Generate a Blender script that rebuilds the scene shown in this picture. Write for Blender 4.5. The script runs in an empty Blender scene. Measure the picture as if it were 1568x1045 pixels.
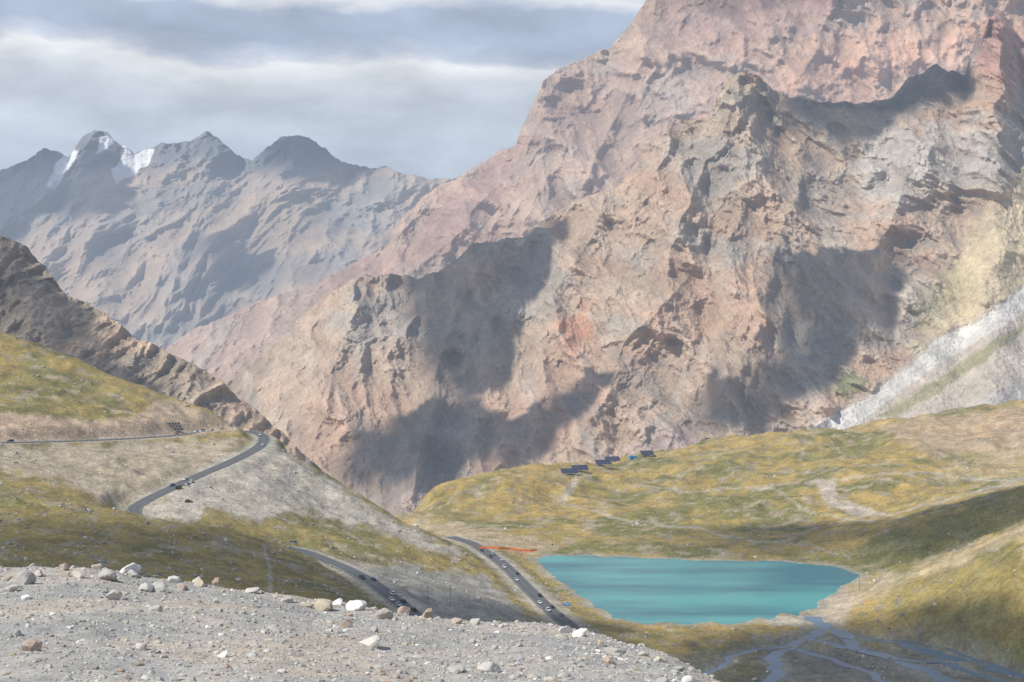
import bpy, bmesh, math, random
import numpy as np
from mathutils import Vector, Matrix
random.seed(4); RNG=np.random.default_rng(7)
F=2178.0; CX=784.0; CY=522.5
scene=bpy.context.scene
SEL=math.radians(47)
SUN=np.array([-0.86*math.cos(SEL),-0.51*math.cos(SEL),math.sin(SEL)])

# ------------------------------------------------------------------ noise
_p=np.random.default_rng(3).permutation(256); _p=np.concatenate([_p,_p]).astype(np.int64)
_a=np.random.default_rng(5).uniform(0,2*np.pi,256); _gx=np.cos(_a); _gy=np.sin(_a)
def perlin(x,y,seed=0):
    x=np.asarray(x,float)+seed*37.17; y=np.asarray(y,float)+seed*91.7
    xi=np.floor(x).astype(np.int64); yi=np.floor(y).astype(np.int64)
    xf=x-xi; yf=y-yi
    u=xf*xf*xf*(xf*(xf*6-15)+10); v=yf*yf*yf*(yf*(yf*6-15)+10)
    def g(ix,iy,fx,fy):
        h=_p[(_p[ix&255]+iy)&255]
        return _gx[h]*fx+_gy[h]*fy
    a=g(xi,yi,xf,yf); b=g(xi+1,yi,xf-1,yf); c=g(xi,yi+1,xf,yf-1); d=g(xi+1,yi+1,xf-1,yf-1)
    return (a+(b-a)*u+(c-a)*v+(a-b-c+d)*u*v)*1.5
def fbm(x,y,o=5,seed=0,gain=.5):
    s=0;a=1;f=1
    for i in range(o):
        s=s+a*perlin(x*f,y*f,seed+i*1.3); a*=gain; f*=2.03
    return s
def ridged(x,y,o=6,seed=0,gain=.5):
    s=0;a=1;f=1;w=1
    for i in range(o):
        n=1-np.abs(perlin(x*f,y*f,seed+i*1.7)); n=n*n*w
        s=s+a*n; w=np.clip(n*1.6,0,1); a*=gain; f*=2.07
    return s
def sstep(a,b,x):
    t=np.clip((x-a)/(b-a),0,1); return t*t*(3-2*t)

# ------------------------------------------------------------------ mesh helpers
def make_mesh(name,V,faces,col=None,mat=None,smooth=True):
    V=np.ascontiguousarray(V,dtype=np.float32).reshape(-1,3); faces=np.asarray(faces,dtype=np.int32)
    k=faces.shape[1]; n=len(faces)
    me=bpy.data.meshes.new(name)
    me.vertices.add(len(V)); me.vertices.foreach_set("co",V.ravel())
    me.loops.add(n*k); me.loops.foreach_set("vertex_index",faces.ravel())
    me.polygons.add(n); me.polygons.foreach_set("loop_start",np.arange(0,n*k,k,dtype=np.int32))
    me.update(calc_edges=True)
    if col is not None:
        c=np.ones((len(V),4),dtype=np.float32); c[:,:3]=np.asarray(col,dtype=np.float32).reshape(-1,3)
        at=me.color_attributes.new("Col",'FLOAT_COLOR','POINT'); at.data.foreach_set("color",c.ravel())
    if not smooth: me.shade_flat()
    ob=bpy.data.objects.new(name,me); scene.collection.objects.link(ob)
    if mat: me.materials.append(mat)
    return ob
def grid_faces(R,C):
    i=np.arange(R*C).reshape(R,C)
    return np.stack([i[:-1,:-1],i[:-1,1:],i[1:,1:],i[1:,:-1]],-1).reshape(-1,4)

# ------------------------------------------------------------------ materials
def newmat(name):
    m=bpy.data.materials.new(name); m.use_nodes=True
    nt=m.node_tree; b=nt.nodes["Principled BSDF"]; return m,nt,b
def terrain_mat(name,scales,lo=.72,hi=1.25,bumps=((.05,6,.6),),stretch=(1,1,1)):
    m,nt,b=newmat(name); N=nt.nodes; L=nt.links
    b.inputs["Roughness"].default_value=.95; b.inputs["Specular IOR Level"].default_value=.08
    at=N.new("ShaderNodeAttribute"); at.attribute_name="Col"
    tc=N.new("ShaderNodeTexCoord"); mp=N.new("ShaderNodeMapping"); mp.inputs["Scale"].default_value=stretch
    L.new(tc.outputs["Object"],mp.inputs["Vector"])
    cur=at.outputs["Color"]
    for s in scales:
        nz=N.new("ShaderNodeTexNoise"); nz.inputs["Scale"].default_value=s; nz.inputs["Detail"].default_value=5; nz.inputs["Roughness"].default_value=.65
        L.new(mp.outputs[0],nz.inputs["Vector"])
        mr=N.new("ShaderNodeMapRange"); mr.inputs[1].default_value=.32; mr.inputs[2].default_value=.68; mr.inputs[3].default_value=lo; mr.inputs[4].default_value=hi
        L.new(nz.outputs[0],mr.inputs[0])
        mx=N.new("ShaderNodeVectorMath"); mx.operation='SCALE'
        L.new(cur,mx.inputs[0]); L.new(mr.outputs[0],mx.inputs["Scale"]); cur=mx.outputs[0]
    L.new(cur,b.inputs["Base Color"])
    prev=None
    for s,dist,st in bumps:
        nz=N.new("ShaderNodeTexNoise"); nz.inputs["Scale"].default_value=s; nz.inputs["Detail"].default_value=5; nz.inputs["Roughness"].default_value=.62
        L.new(mp.outputs[0],nz.inputs["Vector"])
        bp=N.new("ShaderNodeBump"); bp.inputs["Distance"].default_value=dist; bp.inputs["Strength"].default_value=st
        L.new(nz.outputs[0],bp.inputs["Height"])
        if prev: L.new(prev,bp.inputs["Normal"])
        prev=bp.outputs[0]
    L.new(prev,b.inputs["Normal"])
    return m
def plain(name,c,rough=.6,metal=0,spec=.4,var=.12,scale=2.0):
    m,nt,b=newmat(name); N=nt.nodes;L=nt.links
    nz=N.new("ShaderNodeTexNoise"); nz.inputs["Scale"].default_value=scale; nz.inputs["Detail"].default_value=4
    tc=N.new("ShaderNodeTexCoord"); L.new(tc.outputs["Object"],nz.inputs["Vector"])
    mr=N.new("ShaderNodeMapRange"); mr.inputs[3].default_value=1-var; mr.inputs[4].default_value=1+var; L.new(nz.outputs[0],mr.inputs[0])
    vm=N.new("ShaderNodeVectorMath"); vm.operation='SCALE'; vm.inputs[0].default_value=c; L.new(mr.outputs[0],vm.inputs["Scale"])
    L.new(vm.outputs[0],b.inputs["Base Color"])
    b.inputs["Roughness"].default_value=rough; b.inputs["Metallic"].default_value=metal; b.inputs["Specular IOR Level"].default_value=spec
    return m
M_far=terrain_mat("far_rock",[.006],.85,1.15,((.008,45,.7),))
M_rock=terrain_mat("mountain_rock",[.02,.09],.84,1.2,((.03,16,.75),(.12,5,.85)),(1,1,.75))
M_near=terrain_mat("hill_rock",[.06,.25],.75,1.25,((.08,5,.8),(.35,1.3,.7)))
M_ground=terrain_mat("ground_cover",[.07,.45],.72,1.3,((.12,2.0,.7),(.6,.8,.85)))
M_gravel=terrain_mat("rubble",[1.2,8.0],.84,1.16,((1.5,.10,.6),(9,.03,.8)))
M_stone=terrain_mat("stone",[3.0],.85,1.15,((5,.02,.5),))
M_bigstone=terrain_mat("hill_stone",[1.0],.8,1.2,((1.5,.2,.7),))
M_asphalt=plain("asphalt",(.12,.125,.135),.85,0,.2,.25,.25)
M_white=plain("white_paint",(.75,.75,.72),.6)
M_lane=plain("worn_paint",(.42,.41,.37),.7)
M_yellow=plain("yellow_paint",(.36,.30,.14),.7)
M_galv=plain("galvanised_steel",(.55,.56,.57),.45,.3)
M_orange=plain("orange_plastic",(.85,.20,.02),.5)
M_blue=plain("blue_sheet",(.02,.25,.62),.5)
M_glass=plain("car_glass",(.03,.035,.045),.12,0,.6)
M_tire=plain("tyre_rubber",(.025,.025,.025),.9)
M_panel=plain("solar_cell",(.045,.055,.10),.3,0,.5)
M_conc=plain("concrete",(.30,.28,.25),.9)
M_dark=plain("dark_opening",(.03,.03,.03),.9)
M_wood=plain("wood_pole",(.16,.12,.09),.9)

# ------------------------------------------------------------------ sight-line survey helpers
def sight(px,py,d): 
    return np.array([(px-CX)/F*d,d,(CY-py)/F*d])
def sz(px,py,z): 
    return sight(px,py,-z*F/(py-CY))
def catmull(P,step=6.0):
    P=np.asarray(P,float); out=[]
    Q=np.vstack([2*P[0]-P[1],P,2*P[-1]-P[-2]])
    for i in range(1,len(Q)-2):
        p0,p1,p2,p3=Q[i-1:i+3]; n=max(2,int(np.linalg.norm(p2-p1)/step))
        for k in range(n):
            t=k/n
            out.append(.5*((2*p1)+(-p0+p2)*t+(2*p0-5*p1+4*p2-p3)*t*t+(-p0+3*p1-3*p2+p3)*t**3))
    out.append(P[-1]); return np.array(out)

road_px=[(-420,683,-54),(-260,682,-58),(-100,680,-62),(0,678,-65),(120,675,-67.5),(240,669,-69),(310,662,-69.5),(350,659.5,-69.9),(380,661,-70.5),(400,666,-72),(404,674,-73.7),(396,684,-75.5),(370,699,-79),(335,715,-82.5),(300,730,-86),(250,753,-91),(222,767,-94),(205,780,-97),(215,797,-100),(260,812,-103),(320,820,-106),(390,831,-110),(455,842,-114),(510,862,-118),(560,886,-121),(600,915,-124),(640,945,-127),(700,985,-132),(790,1010,-139),(870,1003,-144),(893,982,-146),(872,958,-147),(845,936,-146.5),(810,903,-146),(775,868,-145.5),(748,848,-145),(722,832,-144.5),(690,822,-145)]
ROAD=catmull([sz(*p) for p in road_px],5.0)
lake_px=[(826,856),(842,851.5),(880,852),(900,850.5),(930,853),(960,852.5),(1000,856),(1040,856.5),(1075,859),(1110,858),(1150,860.5),(1180,859),(1240,865),(1285,870),(1312,880),(1306,889),(1283,901),(1270,913),(1255,921),(1252,931),(1228,936),(1222,943),(1205,937),(1190,942),(1172,951),(1160,946),(1140,953),(1110,956),(1090,952),(1050,957),(1020,952),(990,956),(960,948),(940,946),(925,933),(905,928),(898,915),(876,906),(866,893),(850,885),(842,875),(830,868)]
LZ=-150.0
LAKE=np.array([sz(a,b,LZ) for a,b in lake_px])
lk=np.vstack([LAKE,LAKE[:1]])
LAKE=catmull(lk,4.0)[:-1]
LAKE[:,2]=LZ
_n=perlin(LAKE[:,0]*.05,LAKE[:,1]*.05,3)*3+perlin(LAKE[:,0]*.16,LAKE[:,1]*.12,4)*1.6
LAKE[:,0]+=_n; LAKE[:,1]+=_n
riv_px=[[(1243,944,-150.1),(1262,962,-150.4),(1300,974,-150.8),(1360,984,-151.2),(1430,997,-151.6),(1490,1012,-152),(1568,1035,-152.4),(1700,1070,-153)],
        [(1262,962,-150.4),(1240,978,-150.9),(1205,990,-151.3),(1185,1010,-151.7),(1190,1035,-152.1),(1150,1065,-152.5)],
        [(1300,974,-150.8),(1310,992,-151.3),(1370,1008,-151.7),(1420,1030,-152.2),(1500,1065,-152.7)],
        [(1205,990,-151.3),(1260,1005,-151.7),(1330,1030,-152.2),(1380,1065,-152.6)],
        [(1240,978,-150.9),(1290,990,-151.3),(1310,992,-151.4)],[(1370,1008,-151.7),(1440,1016,-151.9),(1500,1034,-152.3),(1568,1060,-152.8)],
        [(1205,990,-151.3),(1150,996,-151.2),(1110,1010,-151.5),(1080,1040,-152)],[(1330,979,-151),(1400,984,-151.2),(1460,999,-151.7),(1500,1014,-152)]]
RIV=[catmull([sz(*p) for p in r],3.0) for r in riv_px]; RW=[4.0,2.4,2.6,1.3,1.6,1.4,1.0,1.2]
for q,P in enumerate(RIV):
    f=np.minimum(1,np.arange(len(P))/6.0)
    P[:,0]+=(perlin(P[:,0]/16,P[:,1]/16,q+7)*4+perlin(P[:,0]/6,P[:,1]/6,q+8)*1.2)*f; P[:,1]+=(perlin(P[:,0]/18,P[:,1]/18,q+17)*6)*f

# ------------------------------------------------------------------ ground control survey
C=[]
def cz(*L): 
    for p in L: C.append(sz(*p))
def cd(*L):
    for p in L: C.append(sight(*p))
def cw(*L):           # bearing px, distance, height
    for px,d,z in L: C.append(np.array([(px-CX)/F*d,d,z]))
cz((900,960,-146.5),(1000,975,-148.5),(1100,975,-149),(1200,972,-150),(1100,1010,-150),(1200,1040,-151.8),(1400,1040,-152),(1568,1045,-152.3),(1350,985,-151),(1500,1013,-151.8),(980,1005,-147.5))
cw((1500,450,-157),(1100,450,-152),(2100,450,-150),(1900,600,-140))
cz((1300,958,-149),(1400,986,-149),(1500,1006,-148.5),(1568,1018,-147.5),(1700,1045,-141))
cz((1268,925,-149),(1290,899,-145),(1350,882,-135.5),(1420,858,-125),(1500,828,-112),(1568,797,-98),(1700,755,-78),(1900,700,-55))
cz((1350,930,-142),(1450,930,-134),(1568,910,-122),(1568,960,-135),(1450,965,-142))
cw((1345,875,-146),(1420,900,-140),(1568,880,-124),(1700,850,-108))
cz((860,838,-149),(700,815,-143),(640,786,-142),(615,784,-141),(650,757,-140),(700,742,-140),(760,733,-139.5),(850,721,-137),(960,699,-130),(1100,673,-118),(1220,671,-115),(1330,656,-108),(1450,641,-98),(1568,629,-90),(1750,610,-75))
for px,py,z in [(650,757,-140),(760,733,-140),(960,699,-130),(1100,673,-118),(1330,656,-108),(1568,629,-90),(1750,610,-75)]:
    d=-z*F/(py-CY); cw((px,d+220,z-80),(px,d+500,z-150))
cz((760,790,-144),(760,822,-146),(900,800,-145),(900,760,-142),(1000,833,-147),(1000,780,-142),(1000,740,-136),(1100,832,-146),(1100,780,-138),(1100,720,-128),(1200,842,-147),(1200,800,-140),(1200,740,-127),(1200,700,-120),(1330,843,-142),(1330,800,-133),(1330,740,-122),(1330,690,-113),(1450,820,-127),(1400,800,-124),(1450,785,-118),(1568,752,-102),(1700,720,-86),(1450,752,-123),(1568,732,-108),(1568,685,-98),(1450,700,-110),(1700,680,-90))
cz((1310,868,-149),(1240,850,-148))
# left hill
for p in road_px: cz(p)
cz((700,900,-136),(760,905,-142),(650,870,-132),(600,850,-127),(730,870,-139),(800,945,-141),(720,945,-134),(800,870,-148),(850,915,-148))
cz((420,672,-74),(470,706,-87),(520,737,-100),(570,769,-112),(610,796,-122),(660,818,-130),(705,838,-138))
cw((430,1150,-150),(350,1230,-150),(520,1105,-170),(610,1065,-150),(650,1020,-148),(560,1300,-240),(450,1400,-260),(600,1420,-200),(690,1090,-146))
cd((-350,400,1200),(-150,455,1200),(0,507,1200),(60,528,1190),(130,555,1180),(240,600,1150),(300,620,1140),(345,640,1130))
cw((0,1350,-40),(-200,1400,0),(240,1300,-130),(100,1300,-80))
cw((0,2100,-200),(500,2100,-330),(900,2100,-300))
cd((0,650,945),(0,600,1040),(0,550,1130),(120,655,985),(120,600,1090),(240,652,1040),(240,625,1105),(-150,650,900),(-150,560,1080),(320,648,1110))
cz((0,720,-75),(100,730,-80),(130,755,-86),(0,742,-79),(200,700,-76),(200,730,-84),(100,700,-73),(300,695,-77.5),(340,760,-95),(320,790,-100),(270,775,-95),(400,740,-91),(400,790,-104),(500,800,-113),(500,842,-117.5),(560,835,-121),(470,762,-103))
cz((-150,740,-73),(0,753,-77),(100,766,-81.5),(200,783,-87.5),(260,798,-92.5),(330,808,-97.5),(400,826,-105),(438,838,-110))
cd((0,800,650),(0,860,560),(200,830,650),(200,870,580),(400,870,650),(400,900,590),(500,910,610),(560,935,590))
cw((-200,300,-62),(0,300,-66),(400,350,-86),(800,430,-112),(1000,500,-142),(600,500,-115),(-200,600,-78),(784,230,-78),(1300,230,-110),(100,230,-60))
C=np.array(C)
cc=15.0
def _phi(dx,dy): return np.sqrt(dx*dx+dy*dy+cc*cc)
n=len(C); A=np.zeros((n+3,n+3)); A[:n,:n]=_phi(C[:,0][:,None]-C[:,0],C[:,1][:,None]-C[:,1])-np.eye(n)*1.5
A[:n,n]=1; A[:n,n+1]=C[:,0]/1000; A[:n,n+2]=C[:,1]/1000; A[n:,:n]=A[:n,n:].T
W=np.linalg.solve(A,np.concatenate([C[:,2],[0,0,0]]))
def rbf(x,y):
    z=W[n]+W[n+1]*x/1000+W[n+2]*y/1000
    for i in range(n): z=z+W[i]*_phi(x-C[i,0],y-C[i,1])
    return z
def path_near(x,y,P,R):
    """distance to polyline and height of the nearest point (inf outside R)"""
    best=np.full(x.shape,1e9); hz=np.zeros(x.shape)
    for s in range(0,len(P)-1,8):
        Q=P[s:s+9]; lo=Q[:,:2].min(0)-R; hi=Q[:,:2].max(0)+R
        m=np.where((x>lo[0])&(x<hi[0])&(y>lo[1])&(y<hi[1]))[0]
        if len(m)==0: continue
        xs=x[m]; ys=y[m]; b=best[m]; h=hz[m]
        for a,c in zip(Q[:-1],Q[1:]):
            v=c-a; L2=v[0]**2+v[1]**2+1e-9
            t=np.clip(((xs-a[0])*v[0]+(ys-a[1])*v[1])/L2,0,1)
            dd=np.hypot(xs-a[0]-t*v[0],ys-a[1]-t*v[1]); k=dd<b
            b=np.where(k,dd,b); h=np.where(k,a[2]+t*v[2],h)
        best[m]=b; hz[m]=h
    return best,hz
def poly_sd(x,y,P,far=1e9):
    """signed distance, negative inside"""
    best=np.full(x.shape,1e9); ins=np.zeros(x.shape,bool)
    Q=np.vstack([P,P[:1]])
    for a,b in zip(Q[:-1],Q[1:]):
        vx=b[0]-a[0]; vy=b[1]-a[1]; L2=vx*vx+vy*vy+1e-9
        t=np.clip(((x-a[0])*vx+(y-a[1])*vy)/L2,0,1)
        best=np.minimum(best,np.hypot(x-a[0]-t*vx,y-a[1]-t*vy))
        if abs(vy)>1e-9:
            c=((a[1]>y)!=(b[1]>y))&(x<(b[0]-a[0])*(y-a[1])/vy+a[0]); ins^=c
    return np.where(ins,-best,best)
def H(x,y,full=False):
    shp=np.shape(x); x=np.asarray(x,float).ravel(); y=np.asarray(y,float).ravel()
    z=rbf(x,y)
    up=sstep(-149,-138,z)
    z=z+up*(fbm(x/55,y/55,3,11)*2.0+(ridged(x/22,y/22,3,12)-.9)*1.5*sstep(-20,10,perlin(x/90,y/90,4)*40)+fbm(x/9,y/9,3,14)*.45)
    z=z+up*sstep(1000,1200,y)*sstep(-80,50,x)*(fbm(x/170,y/170,2,15)*6+(ridged(x/80,y/110,4,18)-.9)*5)
    z=z+(1-up)*fbm(x/14,y/14,3,16)*.25
    # lake basin
    m=np.where((x>LAKE[:,0].min()-50)&(x<LAKE[:,0].max()+50)&(y>LAKE[:,1].min()-50)&(y<LAKE[:,1].max()+50))[0]
    sd=np.full(x.shape,1e3)
    if len(m):
        s=poly_sd(x[m],y[m],LAKE[:,:2]); sd[m]=s
        zz=z[m]; k=sstep(0,35,s)
        out=(LZ+.1+s*.03)*(1-k)+np.maximum(zz,LZ+.3)*k
        z[m]=np.where(s>0,out,LZ-np.minimum(5,.1-s*.12))
    rd=np.full(x.shape,1e3)
    for P,w in zip(RIV,RW):
        b,h=path_near(x,y,P,14); w=w*(1+.5*perlin(x/11,y/11,5)); k=sstep(w+.5,w+6,b)
        z=np.where(b<50,np.where(b<w+.5,h-.5,(h-.0)*(1-k)+z*k),z); rd=np.minimum(rd,b-w)
    b,h=path_near(x,y,ROAD,26); k=sstep(6.5,20,b)
    z=np.where(b<26,(h-.35)*(1-k)+z*k,z)
    if full: return z.reshape(shp),b.reshape(shp),sd.reshape(shp),rd.reshape(shp)
    return z.reshape(shp)
def hit(px,py):
    d=np.exp(np.linspace(math.log(260),math.log(2000),1400)); x=(px-CX)/F*d
    z=H(x,d); m=np.where(z>=(CY-py)/F*d)[0]
    i=m[0] if len(m) else len(d)-1
    return Vector((x[i],d[i],z[i]))

def soft(px,py,poly,s=8,warp=6,seed=0):
    P=np.array(poly,float); lo=P.min(0)-s*2-warp*2; hi=P.max(0)+s*2+warp*2
    out=np.zeros(px.shape); m=(px>lo[0])&(px<hi[0])&(py>lo[1])&(py<hi[1])
    if m.any():
        a=px[m]; b=py[m]
        wx=fbm(a/28,b/18,4,seed+21)*warp; wy=fbm(a/28,b/18,4,seed+31)*warp*.7
        out[m]=sstep(s,-s,poly_sd(a+wx,b+wy,P))
    return out
def mixc(c,new,w): return c*(1-w[...,None])+np.array(new)*w[...,None]
VIS={}   # name -> (points, px, py) for cloud shadow layout

# ------------------------------------------------------------------ near ground sheet
pxs=np.linspace(-330,1900,900); ds=np.exp(np.linspace(math.log(225),math.log(2100),660))
PX,D=np.meshgrid(pxs,ds); X=(PX-CX)/F*D; Y=D
Z,RB,SD,RD=H(X,Y,True)
PY=CY-Z*F/D
n1=fbm(X/60,Y/60,5,41); n2=fbm(X/18,Y/18,5,42); n3=fbm(X/6,Y/9,4,43); n4=fbm(X/160,Y/160,3,44)
ochre=np.array([.41,.295,.105]); green=np.array([.155,.165,.06]); tan=np.array([.45,.37,.27])
col=np.zeros(X.shape+(3,))+ochre
col=mixc(col,green,sstep(-.2,.45,n1+n4*.7)*.85)
col=mixc(col,(.25,.225,.08),sstep(.0,.5,-n1*.6+n2*.6)*.5)
left=sstep(60,-100,X)*sstep(1300,1000,Y)
col=mixc(col,(.22,.195,.08),left*.5)
col=mixc(col,tan,sstep(.10,.7,n2*.8+n1*.3+n3*.35)*.8)
col=mixc(col,(.25,.215,.16),sstep(.28,.65,n3+n2*.4)*.65)
def zone(poly,c,w=1,s=8,warp=8,seed=0,var=.16):
    global col
    m=soft(PX,PY,poly,s,warp,seed)*w
    cc_=np.array(c)*(1+var*(n3+n2*.5))[...,None]
    col=col*(1-m[...,None])+cc_*m[...,None]
zone([(330,700),(403,676),(430,690),(520,745),(612,803),(720,850),(700,858),(560,806),(450,782),(380,800),(330,778),(290,797),(215,792),(300,735)],(.46,.415,.35),.95,6,10,1)
zone([(-300,640),(0,634),(80,640),(200,645),(240,612),(300,625),(380,660),(240,672),(0,678),(-300,680)],(.47,.35,.255),.9,5,8,2)
zone([(-300,684),(0,684),(380,672),(330,712),(200,776),(150,765),(100,742),(0,722),(-300,720)],(.45,.375,.29),.8,6,14,3)
zone([(190,770),(240,610),(330,640),(300,650),(240,640)],(.42,.34,.25),.5,6,14,4)
zone([(500,862),(640,868),(745,885),(830,958),(640,955),(560,890)],(.31,.30,.28),.85,6,12,5)
zone([(620,790),(700,800),(860,832),(840,852),(740,842),(660,815)],(.45,.36,.24),.8,6,12,6)
zone([(1250,735),(1275,732),(1285,765),(1370,790),(1310,792),(1262,770)],(.50,.43,.36),.9,4,4,7)
zone([(856,770),(866,742),(905,722),(885,745),(870,768)],(.44,.38,.28),.7,4,4,8)
zone([(1330,650),(1568,620),(1900,600),(1900,700),(1568,705),(1440,700)],(.46,.34,.25),.65,12,20,10)
zone([(1600,660),(1500,700),(1420,735),(1568,750),(1700,740)],(.42,.35,.23),.5,10,20,11)
zone([(1310,835),(1400,800),(1450,785),(1568,750),(1700,720),(1700,760),(1568,800),(1420,860),(1330,875)],(.15,.15,.055),.7,8,12,17)
zone([(1250,930),(1290,893),(1350,882),(1420,858),(1568,800),(1568,825),(1430,885),(1330,920),(1270,960)],(.48,.40,.28),.6,6,12,12)
zone([(1350,900),(1450,870),(1568,840),(1568,960),(1480,990),(1400,960)],(.24,.205,.08),.6,12,20,18)
zone([(1050,985),(1250,985),(1568,1025),(1700,1100),(1000,1100)],(.16,.16,.11),.7,10,20,13)
zone([(1150,975),(1250,960),(1330,985),(1500,1020),(1600,1060),(1200,1060)],(.26,.255,.235),.6,8,16,15)
zone([(1255,905),(1300,905),(1300,960),(1240,960)],(.52,.44,.34),.7,6,8,14)
zone([(1165,950),(1215,938),(1250,944),(1240,955),(1180,960)],(.54,.49,.41),.8,3,5,16)
wob=fbm(PX/40,PY/15,3,45)*4
for pth,w in [([(404,836),(407,850),(414,868),(414,905)],2.4),([(885,720),(880,740),(868,756),(864,772)],2),([(864,772),(940,792),(1050,808),(1150,828),(1250,838),(1300,856)],1.0),([(960,742),(1050,752),(1150,748),(1255,736)],1.0),([(1275,735),(1400,722),(1500,735),(1600,738)],1.2),([(1180,745),(1240,785),(1340,800)],.8),([(1360,790),(1430,770),(1568,735)],1.2)]:
    P=np.array(pth,float); dmin=np.full(PX.shape,1e9); qy=PY+(wob if w<2 else 0)
    for a,b in zip(P[:-1],P[1:]):
        v=b-a; t=np.clip(((PX-a[0])*v[0]+(qy-a[1])*v[1])/(v@v),0,1); dmin=np.minimum(dmin,np.hypot(PX-a[0]-t*v[0],qy-a[1]-t*v[1]))
    col=mixc(col,(.44,.40,.33),sstep(w+1.5,w*.5,dmin)*.75)
col=mixc(col,(.34,.33,.28),sstep(9,1,SD+n2*5)*sstep(-12,0,SD)*.8)
col=mixc(col,(.29,.285,.26),sstep(7,0,RD+n3*3)*.6)
col=mixc(col,(.41,.38,.33),sstep(13,6,RB+n3*4)*.8)
ground=make_mesh("ground",np.stack([X,Y,Z],-1),grid_faces(*X.shape),np.clip(col,.01,.9),M_ground)
VIS['ground']=(np.stack([X,Y,Z],-1).reshape(-1,3),PX.ravel(),PY.ravel())
# wide base sheet out to the horizon
bs=40000; gx=np.linspace(-bs,bs,80); BX,BY=np.meshgrid(gx,gx+12000)
BZ=-480+fbm(BX/3000,BY/3000,3,5)*30
make_mesh("valley_floor",np.stack([BX,BY,BZ],-1),grid_faces(80,80),np.zeros(BX.shape+(3,))+np.array([.25,.2,.13]),M_near)

# ------------------------------------------------------------------ mountains
def mountain(name,crest,base,dc,db,prange,nc,nr,lam,amp,mat,colf,gexp=1.0,ribs=(),jit=3.0,seed=0,warp=.22,slant=.25,vs=.7,back=900,nb=40,amp2=.06,octv=8,gain=.46,calm=(),bright=1.0):
    px=np.linspace(prange[0],prange[1],nc)
    cr=np.array(crest,float); cp=np.interp(px,cr[:,0],cr[:,1]); jv=fbm(px/26,px*0+seed,6,seed,.6)*jit
    kk=np.hanning(31); kk/=kk.sum(); cps=np.convolve(np.pad(cp,15,'edge'),kk,'valid'); jv=jv+cp-cps; cp=cps
    b=np.array(base,float); bp=np.interp(px,b[:,0],b[:,1]); bp=np.maximum(bp,cp+60)
    dcv=np.interp(px,*np.array(dc,float).T); dbv=np.interp(px,*np.array(db,float).T)
    t=np.linspace(0,1,nr)[:,None]
    PYm=bp+(cp-bp)*t+jv*t**14; PXm=np.broadcast_to(px,PYm.shape); Dm=dbv+(dcv-dbv)*t**gexp
    x=(PXm-CX)/F*Dm; z=(CY-PYm)/F*Dm
    wx=fbm(x/(lam*1.5),z/(lam*1.5),4,seed+5)*lam*warp; wz=fbm(x/(lam*1.5),z/(lam*1.5),4,seed+6)*lam*warp
    u=(x+slant*z+wx)/lam; v=(z*vs+wz)/lam
    r=ridged(u,v,octv,seed+1,gain)
    l2=lam*.27; r2=ridged((x+slant*.6*z+wx*.4)/l2,(z*.85+wz*.4)/l2,5,seed+2,.55)
    disp=-(r-1.0)*amp-(r2-.9)*lam*amp2
    for P,ra,rw in ribs:
        P=np.array(P,float); dm=np.full(PYm.shape,1e9)
        ox=fbm(x/lam,z/lam,4,seed+9)*22
        for a,c in zip(P[:-1],P[1:]):
            vv=c-a; tt=np.clip(((PXm+ox-a[0])*vv[0]+(PYm-a[1])*vv[1])/(vv@vv),0,1)
            dm=np.minimum(dm,np.hypot(PXm+ox-a[0]-tt*vv[0],PYm-a[1]-tt*vv[1]))
        disp=disp-ra*np.exp(-dm/rw)
    for P,f in calm: disp=disp*(1-f*soft(PXm,PYm,P,14,10,2))
    Dm=Dm+disp
    x=(PXm-CX)/F*Dm; z=(CY-PYm)/F*Dm
    front=np.stack([x,Dm,z],-1)
    c=colf(PXm,PYm,x,z,r,r2)*bright
    k=(np.arange(1,nb+1)/nb)[:,None]
    Db=Dm[-1]+k*back; zb=z[-1]-k*back*.85-np.abs(fbm(x[-1]/200+k*3,k*6+x[-1]*0,4,seed))*amp*k
    xb=x[-1]+0*k
    backp=np.stack([xb,Db,zb],-1)
    V=np.concatenate([front,backp],0); cb=np.broadcast_to(c[-1],(nb,)+c[-1].shape)
    Cc=np.concatenate([c,cb],0)
    ob=make_mesh(name,V,grid_faces(V.shape[0],V.shape[1]),np.clip(Cc,.01,.9),mat)
    VIS[name]=(front.reshape(-1,3),PXm.ravel(),PYm.ravel())
    return ob
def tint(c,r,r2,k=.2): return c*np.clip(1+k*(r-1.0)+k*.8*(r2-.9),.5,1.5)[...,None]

SNOW=([(112,228),(122,234),(104,262),(82,290),(72,286),(86,250)],[(153,211),(170,206),(180,213),(160,230),(147,238)],[(192,228),(206,238),(222,230),(236,230),(228,252),(200,270),(176,284),(171,262),(184,246)],[(165,204),(182,210),(200,226),(210,230),(206,233),(190,226)])
def col0(px,py,x,z,r,r2):
    c=np.zeros(px.shape+(3,))+np.array([.42,.32,.24])
    c=mixc(c,(.30,.27,.24),sstep(-.3,.5,fbm(x/700,z/500,5,61)))
    c=mixc(c,(.52,.40,.29),sstep(.1,.6,fbm(x/400,z/300,5,62))*.6)
    c=mixc(c,(.12,.14,.17),sstep(290,230,py+fbm(x/300,z/300,4,60)*20)*.8)  # blue cloud shade painted into the rock of the upper range
    s=np.zeros(px.shape)
    for P in SNOW: s=np.maximum(s,soft(px,py,P,1.2,3,3))
    return mixc(tint(c,r,r2),(.88,.9,.92),s)
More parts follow.
